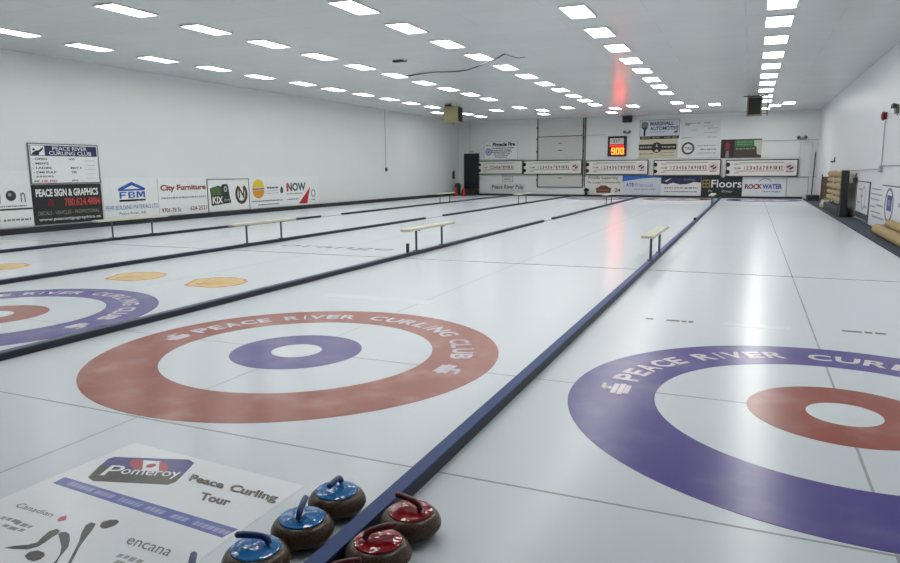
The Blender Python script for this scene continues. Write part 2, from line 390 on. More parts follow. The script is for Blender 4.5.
tpoly('curler_limb', [(-.663, -2.987), (-.695, -2.988), (-.694, -3.016), (-.652, -3.072), (-.598, -3.127), (-.553, -3.182), (-.511, -3.236), (-.478, -3.277), (-.468, -3.272), (-.506, -3.22), (-.557, -3.155), (-.598, -3.088), (-.631, -3.031)], ICE_DARK, .003, fig)
tpoly('curler_head', [(-.629, -2.994), (-.648, -2.963), (-.632, -2.935), (-.599, -2.921), (-.574, -2.933), (-.566, -2.963), (-.58, -2.997), (-.602, -3.006)], ICE_DARK, .003, fig)
tpoly('curler_stone', [(-.71, -3.304), (-.721, -3.276), (-.698, -3.251), (-.655, -3.253), (-.632, -3.267), (-.622, -3.295), (-.636, -3.315), (-.673, -3.317)], ICE_DARK, .003, fig)
tpoly('red_leaf', [(-.865, -3.037), (-.876, -3.008), (-.864, -2.985), (-.831, -3.015), (-.843, -3.037)], ICE_TOURRED, .003)
flat_text('sponsor_lettering', [('encana', tq((-.39, -3.06), (-.13, -3.066), (-.145, -3.02), (-.41, -3.014))), ('Canadian', tq((-1.189, -3.026), (-.922, -3.026), (-.928, -2.992), (-1.188, -2.985)))], ICE_GREY, T, .003)
for a, b, yy in ((-.5, -.38, -.12), (-.42, -.28, -.165), (-.39, -.26, -.125), (.30, .44, -.14), (.33, .46, -.18)):
    mb = MB(); dashes(mb, a, b, yy, .03, .001, rn); mb.obj('small_print', ICE_FAINT, T)

# ------------------------------------------------------------------ sheet dividers
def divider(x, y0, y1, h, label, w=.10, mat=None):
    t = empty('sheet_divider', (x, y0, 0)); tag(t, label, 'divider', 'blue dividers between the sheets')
    MB().box(-w/2, w/2, 0, y1-y0, 0, h-.008).bevel(.006).obj('divider_body', NAVY_SIDE, t)
    MB().box(-w/2, w/2, 0, y1-y0, h-.008, h).bevel(.003).obj('top_layer', mat or NAVY_TOP, t)  # thin top layer in a lighter blue than the body below
def yend(x): return yfar(x)-.14
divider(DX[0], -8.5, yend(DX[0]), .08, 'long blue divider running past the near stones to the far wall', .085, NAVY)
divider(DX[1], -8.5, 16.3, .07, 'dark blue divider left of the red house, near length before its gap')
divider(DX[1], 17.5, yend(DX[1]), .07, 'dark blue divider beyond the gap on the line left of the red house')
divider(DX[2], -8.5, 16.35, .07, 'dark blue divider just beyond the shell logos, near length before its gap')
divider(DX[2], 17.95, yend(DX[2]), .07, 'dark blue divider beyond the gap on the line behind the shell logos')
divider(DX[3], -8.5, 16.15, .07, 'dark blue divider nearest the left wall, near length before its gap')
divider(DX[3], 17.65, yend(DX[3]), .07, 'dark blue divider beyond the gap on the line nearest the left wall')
for i, (a, b) in ((1, (16.3, 17.5)), (2, (16.35, 17.95)), (3, (16.15, 17.65))):
    fpart('gap_strip', MB().box(DX[i]-.02, DX[i]+.02, a, b, 0, .012), ICE_LINE)
tag(MB().box(DX[0]-.035, DX[0]+.05, 17.3, 17.6, .08, .15).bevel(.02).obj('divider_block', BLACK), 'small black block on the long divider beside the right sheet', 'block')
tag(MB().box(DX[1]-.025, DX[1]+.025, 6.72, 6.78, .07, .25).bevel(.01).obj('divider_peg', DARK), 'short dark peg standing on the divider before the nearest long bench', 'peg')

# ------------------------------------------------------------------ benches on the dividers
def make_bench():
    root = empty('divider_bench')
    MB().box(-.105, .105, -1.1, 1.1, .415, .462).bevel(.008).obj('plank', PLANK, root)
    for y in (-.62, .62):
        mb = MB(); mb.tube([(0, y, .012), (0, y, .415)], .022, 12); mb.box(-.05, .05, y-.06, y+.06, 0, .012)
        mb.box(-.08, .08, y-.02, y+.02, .397, .415); mb.obj('leg', STEEL, root)
    return root
BL = [['narrow plank bench on the long blue divider near the right sheet', 'narrow plank bench on the divider behind the middle red house', 'narrow plank bench on the third divider, left of centre, before the round yellow sign', 'narrow plank bench on the leftmost divider below the blue roof-logo sign'],
      ['tiny far bench before the black sign with large white lettering', 'tiny far bench before the brown-logo board', 'tiny far bench before the bottom of the overhead door', 'tiny far bench near the red cones in the far left corner']]
bench = make_bench(); first = True
for k, yy in enumerate((7.75, 27.5)):
    for i, x in enumerate(DX):
        b = bench if first else copy_tree(bench); first = False
        b.location = (x, yy, .08 if i == 0 else .07); tag(b, BL[k][i], 'bench', 'plank benches on the dividers')

# ------------------------------------------------------------------ curling stones
def make_stone(cap, hand):
    root = empty('curling_stone')
    prof = [(.058, 0), (.066, 0), (.074, .006), (.100, .016), (.124, .032), (.136, .048), (.1385, .056)]
    prof += [(.1385, .070), (.136, .080), (.126, .098), (.112, .110), (.098, .116), (.090, .116)]
    MB().lathe(prof, n=56).obj('granite_body', GRANITE, root, True)
    MB().lathe([(.1378, .054), (.1392, .056), (.1392, .070), (.1378, .072)], n=56).obj('striking_band', GRANITE_BAND, root, True)
    MB().lathe([(.099, .112), (.102, .117), (.100, .121), (.085, .125), (.05, .129), (.012, .130)], n=48).obj('handle_plate', cap, root, True)
    pts = [(-.052, 0, .122), (-.053, 0, .140), (-.048, 0, .156), (-.030, 0, .168), (.0, 0, .173), (.04, 0, .175), (.075, 0, .174), (.082, 0, .173)]
    MB().tube(pts, [.019, .015, .0135, .013, .0135, .0145, .0135, .007], 12).obj('handle', hand, root, True)
    return root
sb, sr = make_stone(CAP_BLUE, HANDLE_BLUE), make_stone(CAP_RED, HANDLE_RED)
GB, GR = 'blue-handled curling stones left of the divider', 'red-handled curling stones right of the divider'
for k, (x, y, a, lab) in enumerate(((.336, -2.455, -82, 'blue-topped granite curling stone furthest back left of the blue divider'),
                                    (.338, -2.737, 112, 'blue-topped granite stone, second from the back, handle pointing away'),
                                    (.310, -3.016, 203, 'blue-topped granite stone, third from the back, handle pointing left'),
                                    (.232, -3.285, 128, 'blue-topped stone mostly below the photo edge, only its handle showing'))):
    s = sb if k == 0 else copy_tree(sb); s.location = (x, y, 0); s.rotation_euler = (0, 0, math.radians(a)); tag(s, lab, 'curling stone', GB)
for k, (x, y, a, lab) in enumerate(((.755, -2.495, 170, 'red-topped granite curling stone furthest back right of the blue divider'),
                                    (.746, -2.775, 42, 'red-topped granite stone in the middle of the three red ones'),
                                    (.742, -3.056, 36, 'red-topped stone at the bottom photo edge, nearest the viewer'))):
    s = sr if k == 0 else copy_tree(sr); s.location = (x, y, 0); s.rotation_euler = (0, 0, math.radians(a)); tag(s, lab, 'curling stone', GR)

# ------------------------------------------------------------------ ceiling lights
def make_light():
    root = empty('ceiling_light'); mb = MB()
    for a in ((-.27, .27, -.57, -.54), (-.27, .27, .54, .57), (-.27, -.245, -.54, .54), (.245, .27, -.54, .54)): mb.box(*a, -.03, 0)
    mb.obj('frame', WHITE, root)
    MB().box(-.245, .245, -.54, .54, -.02, -.002).obj('diffuser', LAMP, root); return root
ORD = ['first', 'second', 'third', 'fourth', 'fifth', 'sixth', 'seventh', 'eighth', 'ninth', 'tenth', 'eleventh', 'twelfth']
ROWS = [('row over the rightmost sheet', [(2.44, 9.71), (2.44, 11.56), (2.45, 13.83), (2.45, 16.21), (2.45, 18.46), (2.44, 20.81), (2.43, 23.06), (2.43, 25.53), (2.46, 27.88), (2.49, 30.24), (2.5, 34.6)]),
        ('second row from the right', [(-1.27, 9.08), (-1.28, 11.34), (-1.28, 13.57), (-1.29, 15.85), (-1.28, 18.06), (-1.3, 20.46), (-1.31, 22.69), (-1.33, 25.13), (-1.34, 29.66), (-1.35, 34.53)]),
        ('middle row', [(-5.2, 7.05), (-5.18, 9.24), (-5.13, 11.4), (-5.12, 13.61), (-5.09, 15.79), (-5.1, 18.02), (-5.11, 20.27), (-5.09, 22.49), (-5.14, 24.9), (-5.13, 27.08), (-5.15, 29.39), (-5.24, 34.38)]),
        ('second row from the left', [(-9.57, 5.52), (-9.49, 7.65), (-9.35, 9.7), (-9.29, 11.86), (-9.27, 14.05), (-9.19, 16.19), (-9.17, 18.42), (-9.15, 20.62), (-9.08, 22.77), (-9.05, 24.99), (-9.1, 29.66), (-9.11, 34.18)]),
        ('row along the left wall', [(-13.96, 6.17), (-14.06, 8.3), (-14.01, 10.55), (-13.8, 12.6), (-13.74, 14.78), (-13.52, 16.98), (-13.5, 19.04), (-13.4, 21.2), (-13.31, 23.36), (-13.29, 25.52), (-13.2, 27.75), (-13.27, 32.66), (-13.26, 34.83)])]
ORD.append('thirteenth')
light = make_light(); nl = 0
tilt = math.atan(.0141)
def place_light(x, y, label, group):
    global nl
    o = light if nl == 0 else copy_tree(light); nl += 1
    o.location = (x, y, zc(x)-.001); o.rotation_euler = (0, tilt, 0); tag(o, label, 'ceiling light', group)
for rname, pl in ROWS:
    for i, (x, y) in enumerate(pl):
        place_light(x, y, 'white ceiling light, %s visible from the near end, %s' % (ORD[i], rname), 'ceiling lights in the '+rname)
    x, y = pl[0]; 
    while y > -0.9:  # row carried on out of view, added to brighten the near ice
        y -= 2.25
        place_light(x, y, 'added white ceiling light panel overhead, out of view, brightening the near ice', 'added ceiling lights out of view')
for i, (x, y) in enumerate(((-14.49, 31.27), (-10.81, 30.88), (-8.45, 31.62), (-6.81, 30.58), (-4.6, 31.85), (-3.53, 30.76), (-.82, 32.02), (.27, 31.21), (2.96, 32.85), (3.52, 31.67))):
    place_light(x, y, 'small-looking ceiling light between the rows by the far wall, %s from the left' % ORD[i], 'staggered ceiling lights by the far wall')

# ------------------------------------------------------------------ signs
def sign(name, label, cat, M, w, h, col, t=.02, frame=None, fw=.03, group=None, rough=.45):
    root = empty(name, M=M); tag(root, label, cat, group)
    MB().box(0, w, 0, h, 0, t).obj('panel', paint(col, rough), root)
    if frame:
        mb = MB()
        for a in ((-fw, w+fw, -fw, 0), (-fw, w+fw, h, h+fw), (-fw, 0, 0, h), (w, w+fw, 0, h)): mb.box(*a, 0, t+.015)
        mb.obj('frame', paint(frame, .5), root)
    return root
def patch(p, name, col, pts, z, dz=.002, rough=.5):
    return MB().prism(pts, z, z+dz).obj(name, paint(col, rough), p)
def R4(x0, y0, x1, y1): return [(x0, y0), (x1, y0), (x1, y1), (x0, y1)]
def words(p, items, col, z=.026, bold=0., name='lettering'):
    return flat_text(name, [(s, rect(*r)) for s, r in items], paint(col, .5), p, z, bold)
def print_lines(p, lines, col, z=.022, name='small_print'):
    for x0, x1, y, h in lines:
        mb = MB(); dashes(mb, x0, x1, y, h, z, rn); mb.obj(name, paint(col, .5), p)
BOARD = (230, 233, 232)
# --- left wall, from the near end (x along the wall = world y)
s = sign('wall_sign', 'white sign with a dark globe between thin letters at the left photo edge', 'sign', on_left(4.2, .2), 3.86, 1.55, BOARD)
words(s, [('i', (2.93, .66, 3.0, 1.03)), ('n', (3.54, .68, 3.68, .95))], (96, 100, 104)); 
MB().ring(3.27, .87, 0, .145, .02, .028, 32).obj('globe', paint((50, 52, 54), .4), s)
MB().ring(3.24, .9, 0, .05, .028, .03, 20).obj('globe_highlight', paint((150, 152, 152), .4), s)
patch(s, 'rule', (40, 46, 50), R4(0, .47, 3.86, .52), .02)
words(s, [('www.', (2.6, .16, 2.95, .235))], (80, 84, 88)); print_lines(s, [(3.0, 3.8, .2, .07), (2.6, 3.7, .58, .05)], (120, 124, 128))
s = sign('notice_board', 'white notice board with a navy heading above the black sign', 'notice board', on_left(8.12, 1.40), 2.22, 1.10, BOARD, .03, (120, 124, 126), .03)
hd = patch(s, 'heading_band', (30, 36, 84), R4(.03, .77, 2.19, 1.07), .03)
patch(s, 'crest', (232, 234, 234), R4(.05, .785, .47, 1.06), .032)
patch(s, 'crest_swoosh', (34, 42, 58), [(.06, .79), (.10, .86), (.2, .92), (.3, .93), (.45, 1.04), (.4, .93), (.3, .86), (.29, .79)], .034)
patch(s, 'crest_swoosh', (34, 42, 58), [(.09, .95), (.14, .99), (.19, .95), (.14, .91)], .034)
words(s, [('PEACE RIVER', (.72, .935, 1.86, 1.045)), ('CURLING CLUB', (.60, .80, 2.0, .91))], (226, 228, 236), .036, .01)
words(s, [('- OPEN', (.06, .655, .52, .715)), ("- MEN'S", (.06, .525, .56, .585)), ('- LADIES', (.06, .40, .64, .46)), ('- DMI PULP', (.07, .275, .78, .335)), ('- JUNIORS', (.07, .15, .68, .21)),
          ('INC.', (.07, .025, .25, .085)), ('HOD', (1.22, .655, 1.42, .715)), ('MAY 4', (1.26, .40, 1.62, .46)), ('YES', (1.26, .275, 1.44, .335)), ('JAN', (1.26, .025, 1.46, .085))], (38, 42, 56), .034, .028)
words(s, [('HIS 3RD', (.30, .025, .78, .085))], (200, 50, 50), .034, .028, 'red_lettering')
print_lines(s, [(1.75, 2.1, .64, .02), (1.75, 2.1, .5, .02), (1.75, 2.1, .38, .02), (1.75, 2.1, .25, .02), (1.75, 2.1, .12, .02)], (176, 180, 186), .031)
s = sign('wall_sign', 'black sign with white heading and red numbers below the notice board', 'sign', on_left(8.09, .205), 2.27, 1.14, (26, 28, 28), .03)
words(s, [('PEACE SIGN & GRAPHICS', (.10, .80, 2.15, 1.02))], (232, 234, 232), .034, .03)
words(s, [('780.624.4884', (.98, .50, 2.2, .74))], (190, 66, 60), .034, .02, 'red_numbers')
patch(s, 'dark_red_mark', (92, 20, 26), [(.42, .56), (.5, .74), (.6, .72), (.66, .56), (.55, .5)], .03)
words(s, [('DECALS - VEHICLES - PROMOTIONAL', (.12, .27, 2.15, .38))], (150, 146, 138), .034, 0, 'services_lettering')
words(s, [('www.peacesigngraphics.ca', (.12, .08, 2.18, .19))], (220, 222, 220), .034, .015, 'address_lettering')
s = sign('wall_sign', 'white sign with a blue roof-shaped logo and three blue letters', 'sign', on_left(10.42, .19), 2.2, 1.32, BOARD)
BLU = (24, 88, 172)
patch(s, 'logo_roof', BLU, [(.58, .90), (.58, .98), (1.13, 1.19), (1.66, .98), (1.66, .90)], .02); patch(s, 'logo_roof_gap', BOARD, [(.80, .955), (1.13, 1.075), (1.46, .955)], .022)
for nm, bx in (('letter_f', ((.62, .69, .66, .87), (.69, .90, .83, .87), (.69, .86, .745, .785))), ('letter_b', ((.97, 1.04, .66, .87), (1.04, 1.18, .835, .87), (1.04, 1.18, .75, .785), (1.04, 1.19, .66, .695), (1.17, 1.23, .68, .76), (1.16, 1.22, .775, .85))), ('letter_m', ((1.30, 1.365, .66, .87), (1.575, 1.64, .66, .87)))):
    mb = MB()
    for b_ in bx: mb.box(b_[0], b_[1], b_[2], b_[3], .02, .026)
    if nm == 'letter_m': mb.prism([(1.34, .87), (1.41, .87), (1.47, .77), (1.53, .87), (1.60, .87), (1.49, .685), (1.45, .685)], .02, .0265)
    mb.obj(nm, paint(BLU, .5), s); patch(s, 'logo_bar', BLU, R4(.60, .56, 1.65, .62), .02)
words(s, [('FEHR BUILDING MATERIALS LTD', (.06, .30, 2.16, .44))], (74, 100, 168), .026); words(s, [('Peace River, AB', (.56, .12, 1.62, .22))], (70, 78, 80), .026, 0, 'place_lettering')
s = sign('wall_sign', 'white sign with a dark red shop name and phone number, left of the framed logos', 'sign', on_left(12.64, .19), 2.33, 1.3, BOARD)
words(s, [('City Furniture', (.10, .80, 2.26, 1.06))], (138, 34, 46), .026, .035); words(s, [('9701-78 St', (.1, .10, .98, .25)), ('624-2521', (1.42, .11, 2.26, .27))], (138, 34, 46), .026, .015, 'address_lettering')
print_lines(s, [(.12, 2.24, .60, .07)], (150, 154, 158))
s = sign('wall_sign', 'grey-framed white sign with a green and black square logo and a horseshoe', 'sign', on_left(15.0, .19), 2.3, 1.2, BOARD, .03, (110, 114, 118), .03)
k = patch(s, 'square_logo', (30, 36, 34), [(.16, .22), (.14, .60), (.1, .88), (.55, .98), (.7, .93), (.78, 1.02), (1.05, 1.03), (1.12, .92), (1.16, .6), (1.24, .30)], .03)
patch(s, 'green_band', (74, 96, 52), [(.16, .62), (.14, .86), (.5, .94), (.72, .88), (.72, .62)], .032); words(s, [('KIX', (.22, .30, .78, .56))], (230, 232, 230), .035, .03)
MB().ring(.95, .84, .05, .10, .032, .036, 24, 1, 1.1).obj('logo_dot', paint((180, 184, 184)), s); words(s, [('FM', (.86, .36, 1.14, .46))], (176, 180, 180), .036, 0, 'small_letters')
hs = MB(); pts = [(1.85+.36*math.sin(math.radians(a))*1.0, .62-.40*math.cos(math.radians(a))) for a in range(-150, 151, 10)]; inn = [(1.85+.23*math.sin(math.radians(a)), .62-.27*math.cos(math.radians(a))) for a in range(-150, 151, 10)]
for i in range(len(pts)-1): hs.prism([pts[i], pts[i+1], inn[i+1], inn[i]], .03, .036)
hs.obj('horseshoe', paint((60, 48, 36)), s)
words(s, [('N', (1.68, .45, 2.02, .92))], (84, 70, 40), .037, .03, 'horseshoe_letter')
s = sign('wall_sign', 'white sign with a round yellow logo and a red sail, furthest along the left wall', 'sign', on_left(17.36, .19), 4.9, 1.28, BOARD)
def half(cx, cy, rx, ry, a0, a1): return [(cx+rx*math.cos(math.radians(a0+(a1-a0)*i/16)), cy+ry*math.sin(math.radians(a0+(a1-a0)*i/16))) for i in range(17)]
patch(s, 'yellow_dome', (222, 196, 50), half(.56, .84, .38, .34, 0, 180), .02); patch(s, 'orange_bowl', (212, 142, 40), half(.56, .74, .38, .34, 180, 360), .02)
patch(s, 'dark_bar', (70, 58, 30), R4(.18, .765, .94, .815), .02)
print_lines(s, [(1.1, 1.85, .82, .08)], (60, 64, 70)); patch(s, 'rule', (150, 152, 156), R4(1.05, .68, 1.9, .70), .02); patch(s, 'rule', (150, 152, 156), R4(1.05, .58, 1.9, .60), .02)
patch(s, 'small_dark_figure', (56, 66, 70), [(2.0, .58), (2.02, .78), (2.1, .88), (2.2, .76), (2.2, .58)], .02)
words(s, [('NOW', (2.46, .63, 3.86, 1.0))], (42, 66, 76), .026, .035); patch(s, 'red_letter_stroke', (170, 40, 48), [(2.44, .63), (2.44, 1.0), (2.56, 1.0), (2.72, .78), (2.72, .66), (2.56, .84), (2.56, .63)], .028)
patch(s, 'red_sail', (190, 28, 40), [(3.3, .06), (3.95, .05), (4.22, .80)], .022)
MB().ring(4.45, .5, .13, .17, .02, .026, 24).obj('small_ring', paint((74, 78, 84)), s); print_lines(s, [(4.28, 4.6, .2, .06)], (130, 120, 124))
print_lines(s, [(.12, 2.16, .28, .07), (.5, 1.9, .13, .06), (2.44, 3.3, .28, .06), (2.44, 3.6, .52, .05)], (112, 116, 122))
# small fixtures on the far part of the left wall
def extinguisher(M, label):
    r = empty('fire_extinguisher', M=M); tag(r, label, 'fire extinguisher')
    mb = MB(); mb.tube([(0, 0, .12), (0, .06, .12), (0, .42, .12), (0, .5, .12)], [.06, .085, .085, .03], 14); mb.obj('cylinder', paint((70, 26, 28), .4), r)
    mb = MB(); mb.box(-.03, .03, .5, .56, .08, .2); mb.tube([(0, .53, .12), (.10, .45, .14), (.10, .2, .14)], .012, 6); mb.obj('valve', BLACK, r)
    return r
extinguisher(on_left(38.2, 1.12), 'small dark red fire extinguisher on the left wall near its far corner')

r = empty('wall_fitting', M=on_left(28.9, 1.66)); tag(r, 'tiny dark fitting at the foot of the seam on the left wall', 'fitting')
MB().box(-.09, .09, 0, .2, 0, .05).bevel(.01).obj('housing', DARK, r); MB().tube([(0, .1, .05), (0, .1, .1)], .04, 10).obj('knob', BLACK, r)

# --- far wall (u along the wall from the left corner)
def fsign(name, label, u0, u1, z0, z1, col, cat='sign', **k): return sign(name, label, cat, on_far(u0, z0), u1-u0, z1-z0, col, **k)
# the dark doorway door and its step
d = empty('door_1', M=on_far(.39, .42)); d['kind'] = 'structure'
MB().box(0, 1.07, 0, 2.36, 0, .05).obj('door_leaf', paint((28, 34, 44), .5), d)
mb = MB(); mb.box(-.06, 0, 0, 2.42, 0, .07); mb.box(1.07, 1.13, 0, 2.42, 0, .07); mb.box(-.06, 1.13, 2.36, 2.42, 0, .07); mb.obj('door_frame', paint((60, 66, 74), .5), d)
MB().box(.92, .97, 1.0, 1.14, .05, .1).obj('door_handle', STEEL, d)
MB().box(.52, 1.56, .02, .41, .11, .7).bevel(.02).obj('door_step', paint((42, 38, 38), .7), M=on_far(0, 0))
tag(bpy.data.objects['door_step'], 'dark step on the floor below the dark door', 'step')
MB().box(.75, 1.05, 2.9, 3.02, 0, .05).obj('exit_lamp', paint((206, 176, 160), .5), M=on_far(0, 0)); tag(bpy.data.objects['exit_lamp'], 'small pale lamp above the dark door', 'lamp')
# the overhead door
d = empty('door_2', M=on_far(5.79, .58)); d['kind'] = 'structure'
MB().box(.10, 3.12, 3.2, 4.38, 0, .03).obj('door_panel', paint((206, 208, 204), .5), d)
for k in range(3): MB().box(.11, 3.11, .02+1.055*k, .02+1.055*(k+1)-.012, 0, .04).obj('door_panel', paint((200, 202, 198), .5), d)
mb = MB(); mb.box(.03, .10, 0, 4.40, 0, .07); mb.box(3.12, 3.19, 0, 4.40, 0, .07); mb.box(.03, 3.19, -.03, .02, 0, .07); mb.box(.03, 3.19, 3.17, 3.22, 0, .08); mb.box(.03, 3.31, 4.36, 4.41, 0, .07); mb.box(3.26, 3.31, 0, 4.40, 0, .07)
mb.obj('door_track', paint((92, 94, 94), .5), d)
mb = MB()
for z in (.55, 1.6, 2.3, 2.75): mb.box(1.5, 1.75, z, z+.04, .04, .06)
for z in (.4, 1.3, 2.2, 3.0, 3.7): mb.box(0, .06, z, z+.12, .06, .1); mb.box(3.16, 3.22, z, z+.12, .06, .1)
mb.obj('hinge', DARK, d)
# scoreboards
SBL = ['scoreboard furthest left on the far wall, beside the dark door', 'scoreboard crossing the big overhead door', 'middle scoreboard, directly below the lit clock', 'scoreboard above the black sign with white lettering', 'scoreboard furthest right on the far wall']
for i, (u0, u1, z0, z1) in enumerate(((1.56, 4.80, 1.46, 2.27), (4.93, 8.88, 1.43, 2.24), (9.24, 13.03, 1.39, 2.18), (13.45, 17.13, 1.31, 2.14), (17.5, 21.05, 1.25, 2.09))):
    w, h = u1-u0, z1-z0; red = i >= 3
    s = fsign('scoreboard', SBL[i], u0, u1, z0, z1, (226, 224, 220), 'scoreboard', t=.05, frame=(48, 48, 50), fw=.05, group='scoreboards along the far wall')
    s.matrix_world = on_far(u0, z0, .11)
    n0, n1 = (.24*w, .80*w); st = (n1-n0)/12
    words(s, [(str(k+1), (n0+st*k+.02, .39*h, n0+st*k+(.13 if k < 9 else .19), .64*h)) for k in range(12)], (130, 56, 58) if i == 4 else (112, 84, 80) if i == 3 else (74, 70, 70), .056, .03, 'number')
    words(s, [('TEAM', (.10*w, .44*h, .20*w, .56*h))], (70, 66, 66), .056, .01, 'team_lettering')
    patch(s, 'top_rule', (140, 140, 140), R4(.18*w, .82*h, .82*w, .87*h), .05); patch(s, 'lower_rule', (170, 106, 104) if i in (2, 4) else (136, 112, 110), R4(.14*w, .29*h, .82*w, .33*h), .05)
    print_lines(s, [(.11*w, .18*w, .78*h, .07), (.11*w, .18*w, .20*h, .07)], (140, 138, 138), .051)
    if i > 0:
        MB().ring(.905*w, .52*h, .0, .29*(h/.83), .05, .054, 32).obj('crest', paint((214, 206, 204)), s)
        patch(s, 'crest_mark', (64, 56, 58) if not red else (130, 40, 48), [(.885*w-.12, .58*h), (.885*w+.10, .70*h), (.885*w+.12, .60*h), (.885*w-.06, .48*h)], .054)
        patch(s, 'crest_mark', (64, 56, 58), [(.915*w-.10, .44*h), (.915*w+.10, .60*h), (.915*w+.14, .50*h), (.915*w-.02, .36*h)], .0545)
        print_lines(s, [(.905*w-.2, .905*w+.2, .26*h, .07)], (180, 70, 74), .055)
    for zz in (.26*h, .74*h): MB().ring(.055, zz, 0, .115, .05, .075, 24).obj('end_disc', BLACK, s)
# lower advertising boards
s = fsign('wall_sign', 'white far-wall sign with bold black heading above the leftmost scoreboard', 1.92, 4.4, 2.40, 3.56, (232, 235, 235), frame=(190, 192, 192), fw=.02)
words(s, [('Pinnacle Fire', (.62, .86, 2.3, 1.12))], (34, 34, 34), .026, .05); print_lines(s, [(.55, 2.2, .74, .09), (.55, 2.0, .6, .09), (.55, 2.05, .48, .09), (.7, 1.9, .36, .08), (.8, 1.8, .24, .07), (.8, 1.7, .14, .06), (.1, .5, .93, .06)], (96, 98, 100))
MB().ring(.32, .5, 0, .24, .02, .026, 28).obj('round_emblem', paint((120, 128, 168)), s); MB().ring(.32, .5, .1, .16, .026, .03, 28).obj('emblem_ring', paint((206, 210, 222)), s)
s = fsign('wall_lettering', 'grey serif lettering on the low far wall left of the overhead door', 2.3, 5.0, .22, .80, (214, 217, 216), t=.008)
words(s, [('Peace River Pulp', (.2, .14, 2.56, .5))], (84, 88, 84), .014, .025)
s = fsign('small_plate', 'small framed plate above the grey serif lettering', 3.3, 4.05, .90, 1.26, (212, 214, 210), frame=(150, 150, 146), fw=.025)
print_lines(s, [(.14, .6, .18, .10)], (130, 126, 116))
s = fsign('advert_board', 'cream board with a brown arched logo, right of the overhead door', 9.17, 11.49, .125, 1.31, (224, 222, 214), 'board')
words(s, [('Proudly', (.16, .90, .92, 1.12)), ('Supporting', (1.0, .90, 2.04, 1.12)), ('The', (.08, .68, .36, .84)), ('Local', (.46, .68, .94, .84)), ('Community', (1.04, .65, 2.24, .84))], (92, 84, 78), .026, .012)
patch(s, 'brown_logo', (106, 62, 46), [(.70, .10), (.66, .40), (.84, .46), (.98, .56), (1.32, .56), (1.46, .46), (1.64, .40), (1.60, .10)], .02); patch(s, 'logo_inner', (150, 104, 74), R4(.80, .24, 1.50, .30), .022)
words(s, [('24', (1.86, .16, 2.22, .40))], (84, 78, 72), .026, .03, 'number')
s = fsign('advert_board', 'pale board with a bright blue curved top band', 11.51, 13.83, .125, 1.305, (200, 208, 218), 'board')
patch(s, 'blue_band', (44, 106, 188), [(0, 1.18), (2.32, 1.18), (2.32, 1.02), (1.9, 1.04), (1.3, .99), (.6, .90), (0, .80)], .02)
words(s, [('ATB', (.22, .50, .72, .72))], (76, 98, 160), .026, .03); words(s, [('Financial', (.78, .50, 1.84, .70))], (120, 136, 180), .026, 0, 'light_lettering'); print_lines(s, [(.72, 2.0, .34, .09)], (150, 160, 186))
s = fsign('advert_board', 'board with a wavy navy top half and white swoosh', 13.84, 16.12, .10, 1.29, (226, 228, 228), 'board')
patch(s, 'navy_band', (40, 46, 84), [(0, 1.19), (2.28, 1.19), (2.28, .76), (1.9, .80), (1.5, .68), (1.1, .66), (.7, .76), (.35, .66), (0, .72)], .02)
patch(s, 'swoosh', (206, 212, 226), [(.2, .86), (.32, .82), (.62, 1.04), (.34, .92)], .022); words(s, [('energy', (1.3, .85, 1.96, .99))], (118, 124, 160), .026, .01); print_lines(s, [(.2, .7, .46, .10), (.78, 1.3, .46, .10), (1.36, 2.1, .46, .10), (.2, 2.1, .24, .08)], (126, 132, 140))
s = fsign('advert_board', 'black board with large white lettering and a yellow grid mark', 16.13, 18.34, .03, 1.27, (32, 34, 40), 'board')
words(s, [('Floors', (.56, .56, 2.18, 1.0))], (222, 224, 226), .026, .012); words(s, [('Pe', (.42, .30, .62, .44)), ('River', (1.16, .28, 1.72, .42))], (186, 188, 190), .026, 0, 'small_lettering')
mb = MB()
for a in ((.08, .12, .56, 1.0), (.26, .30, .56, 1.0), (.44, .48, .56, 1.0)): mb.box(a[0], a[1], a[2], a[3], .02, .024)
for z in (.56, .76, .96): mb.box(.08, .48, z, z+.04, .02, .024)
mb.obj('grid_mark', paint((164, 150, 66)), s)
patch(s, 'wall_notch', (214, 216, 214), [(1.0, 1.24), (1.18, 1.12), (1.36, 1.24)], .02)
s = fsign('advert_board', 'white board with red and blue block lettering, right of the black board', 18.36, 20.56, .10, 1.25, (222, 226, 228), 'board')
words(s, [('ROCK', (.12, .42, 1.02, .70))], (132, 52, 60), .026, .045); words(s, [('WATER', (1.02, .42, 2.02, .70))], (62, 92, 164), .026, .045, 'blue_lettering'); print_lines(s, [(1.05, 1.95, .28, .09)], (140, 156, 190))
mb = MB(); arcp = [(1.15+.34*math.cos(math.radians(a)), .70+.26*math.sin(math.radians(a))) for a in range(20, 161, 14)]
for a, b in zip(arcp, arcp[1:]): mb.prism([a, b, (b[0], b[1]+.04), (a[0], a[1]+.04)], .02, .024)
mb.obj('logo_arc', paint((110, 120, 150)), s)
s = fsign('blank_panel', 'plain white low panel at the right end of the far wall', 20.6, 21.62, .13, 1.15, (214, 216, 216), 'panel', frame=(140, 142, 142), fw=.02)
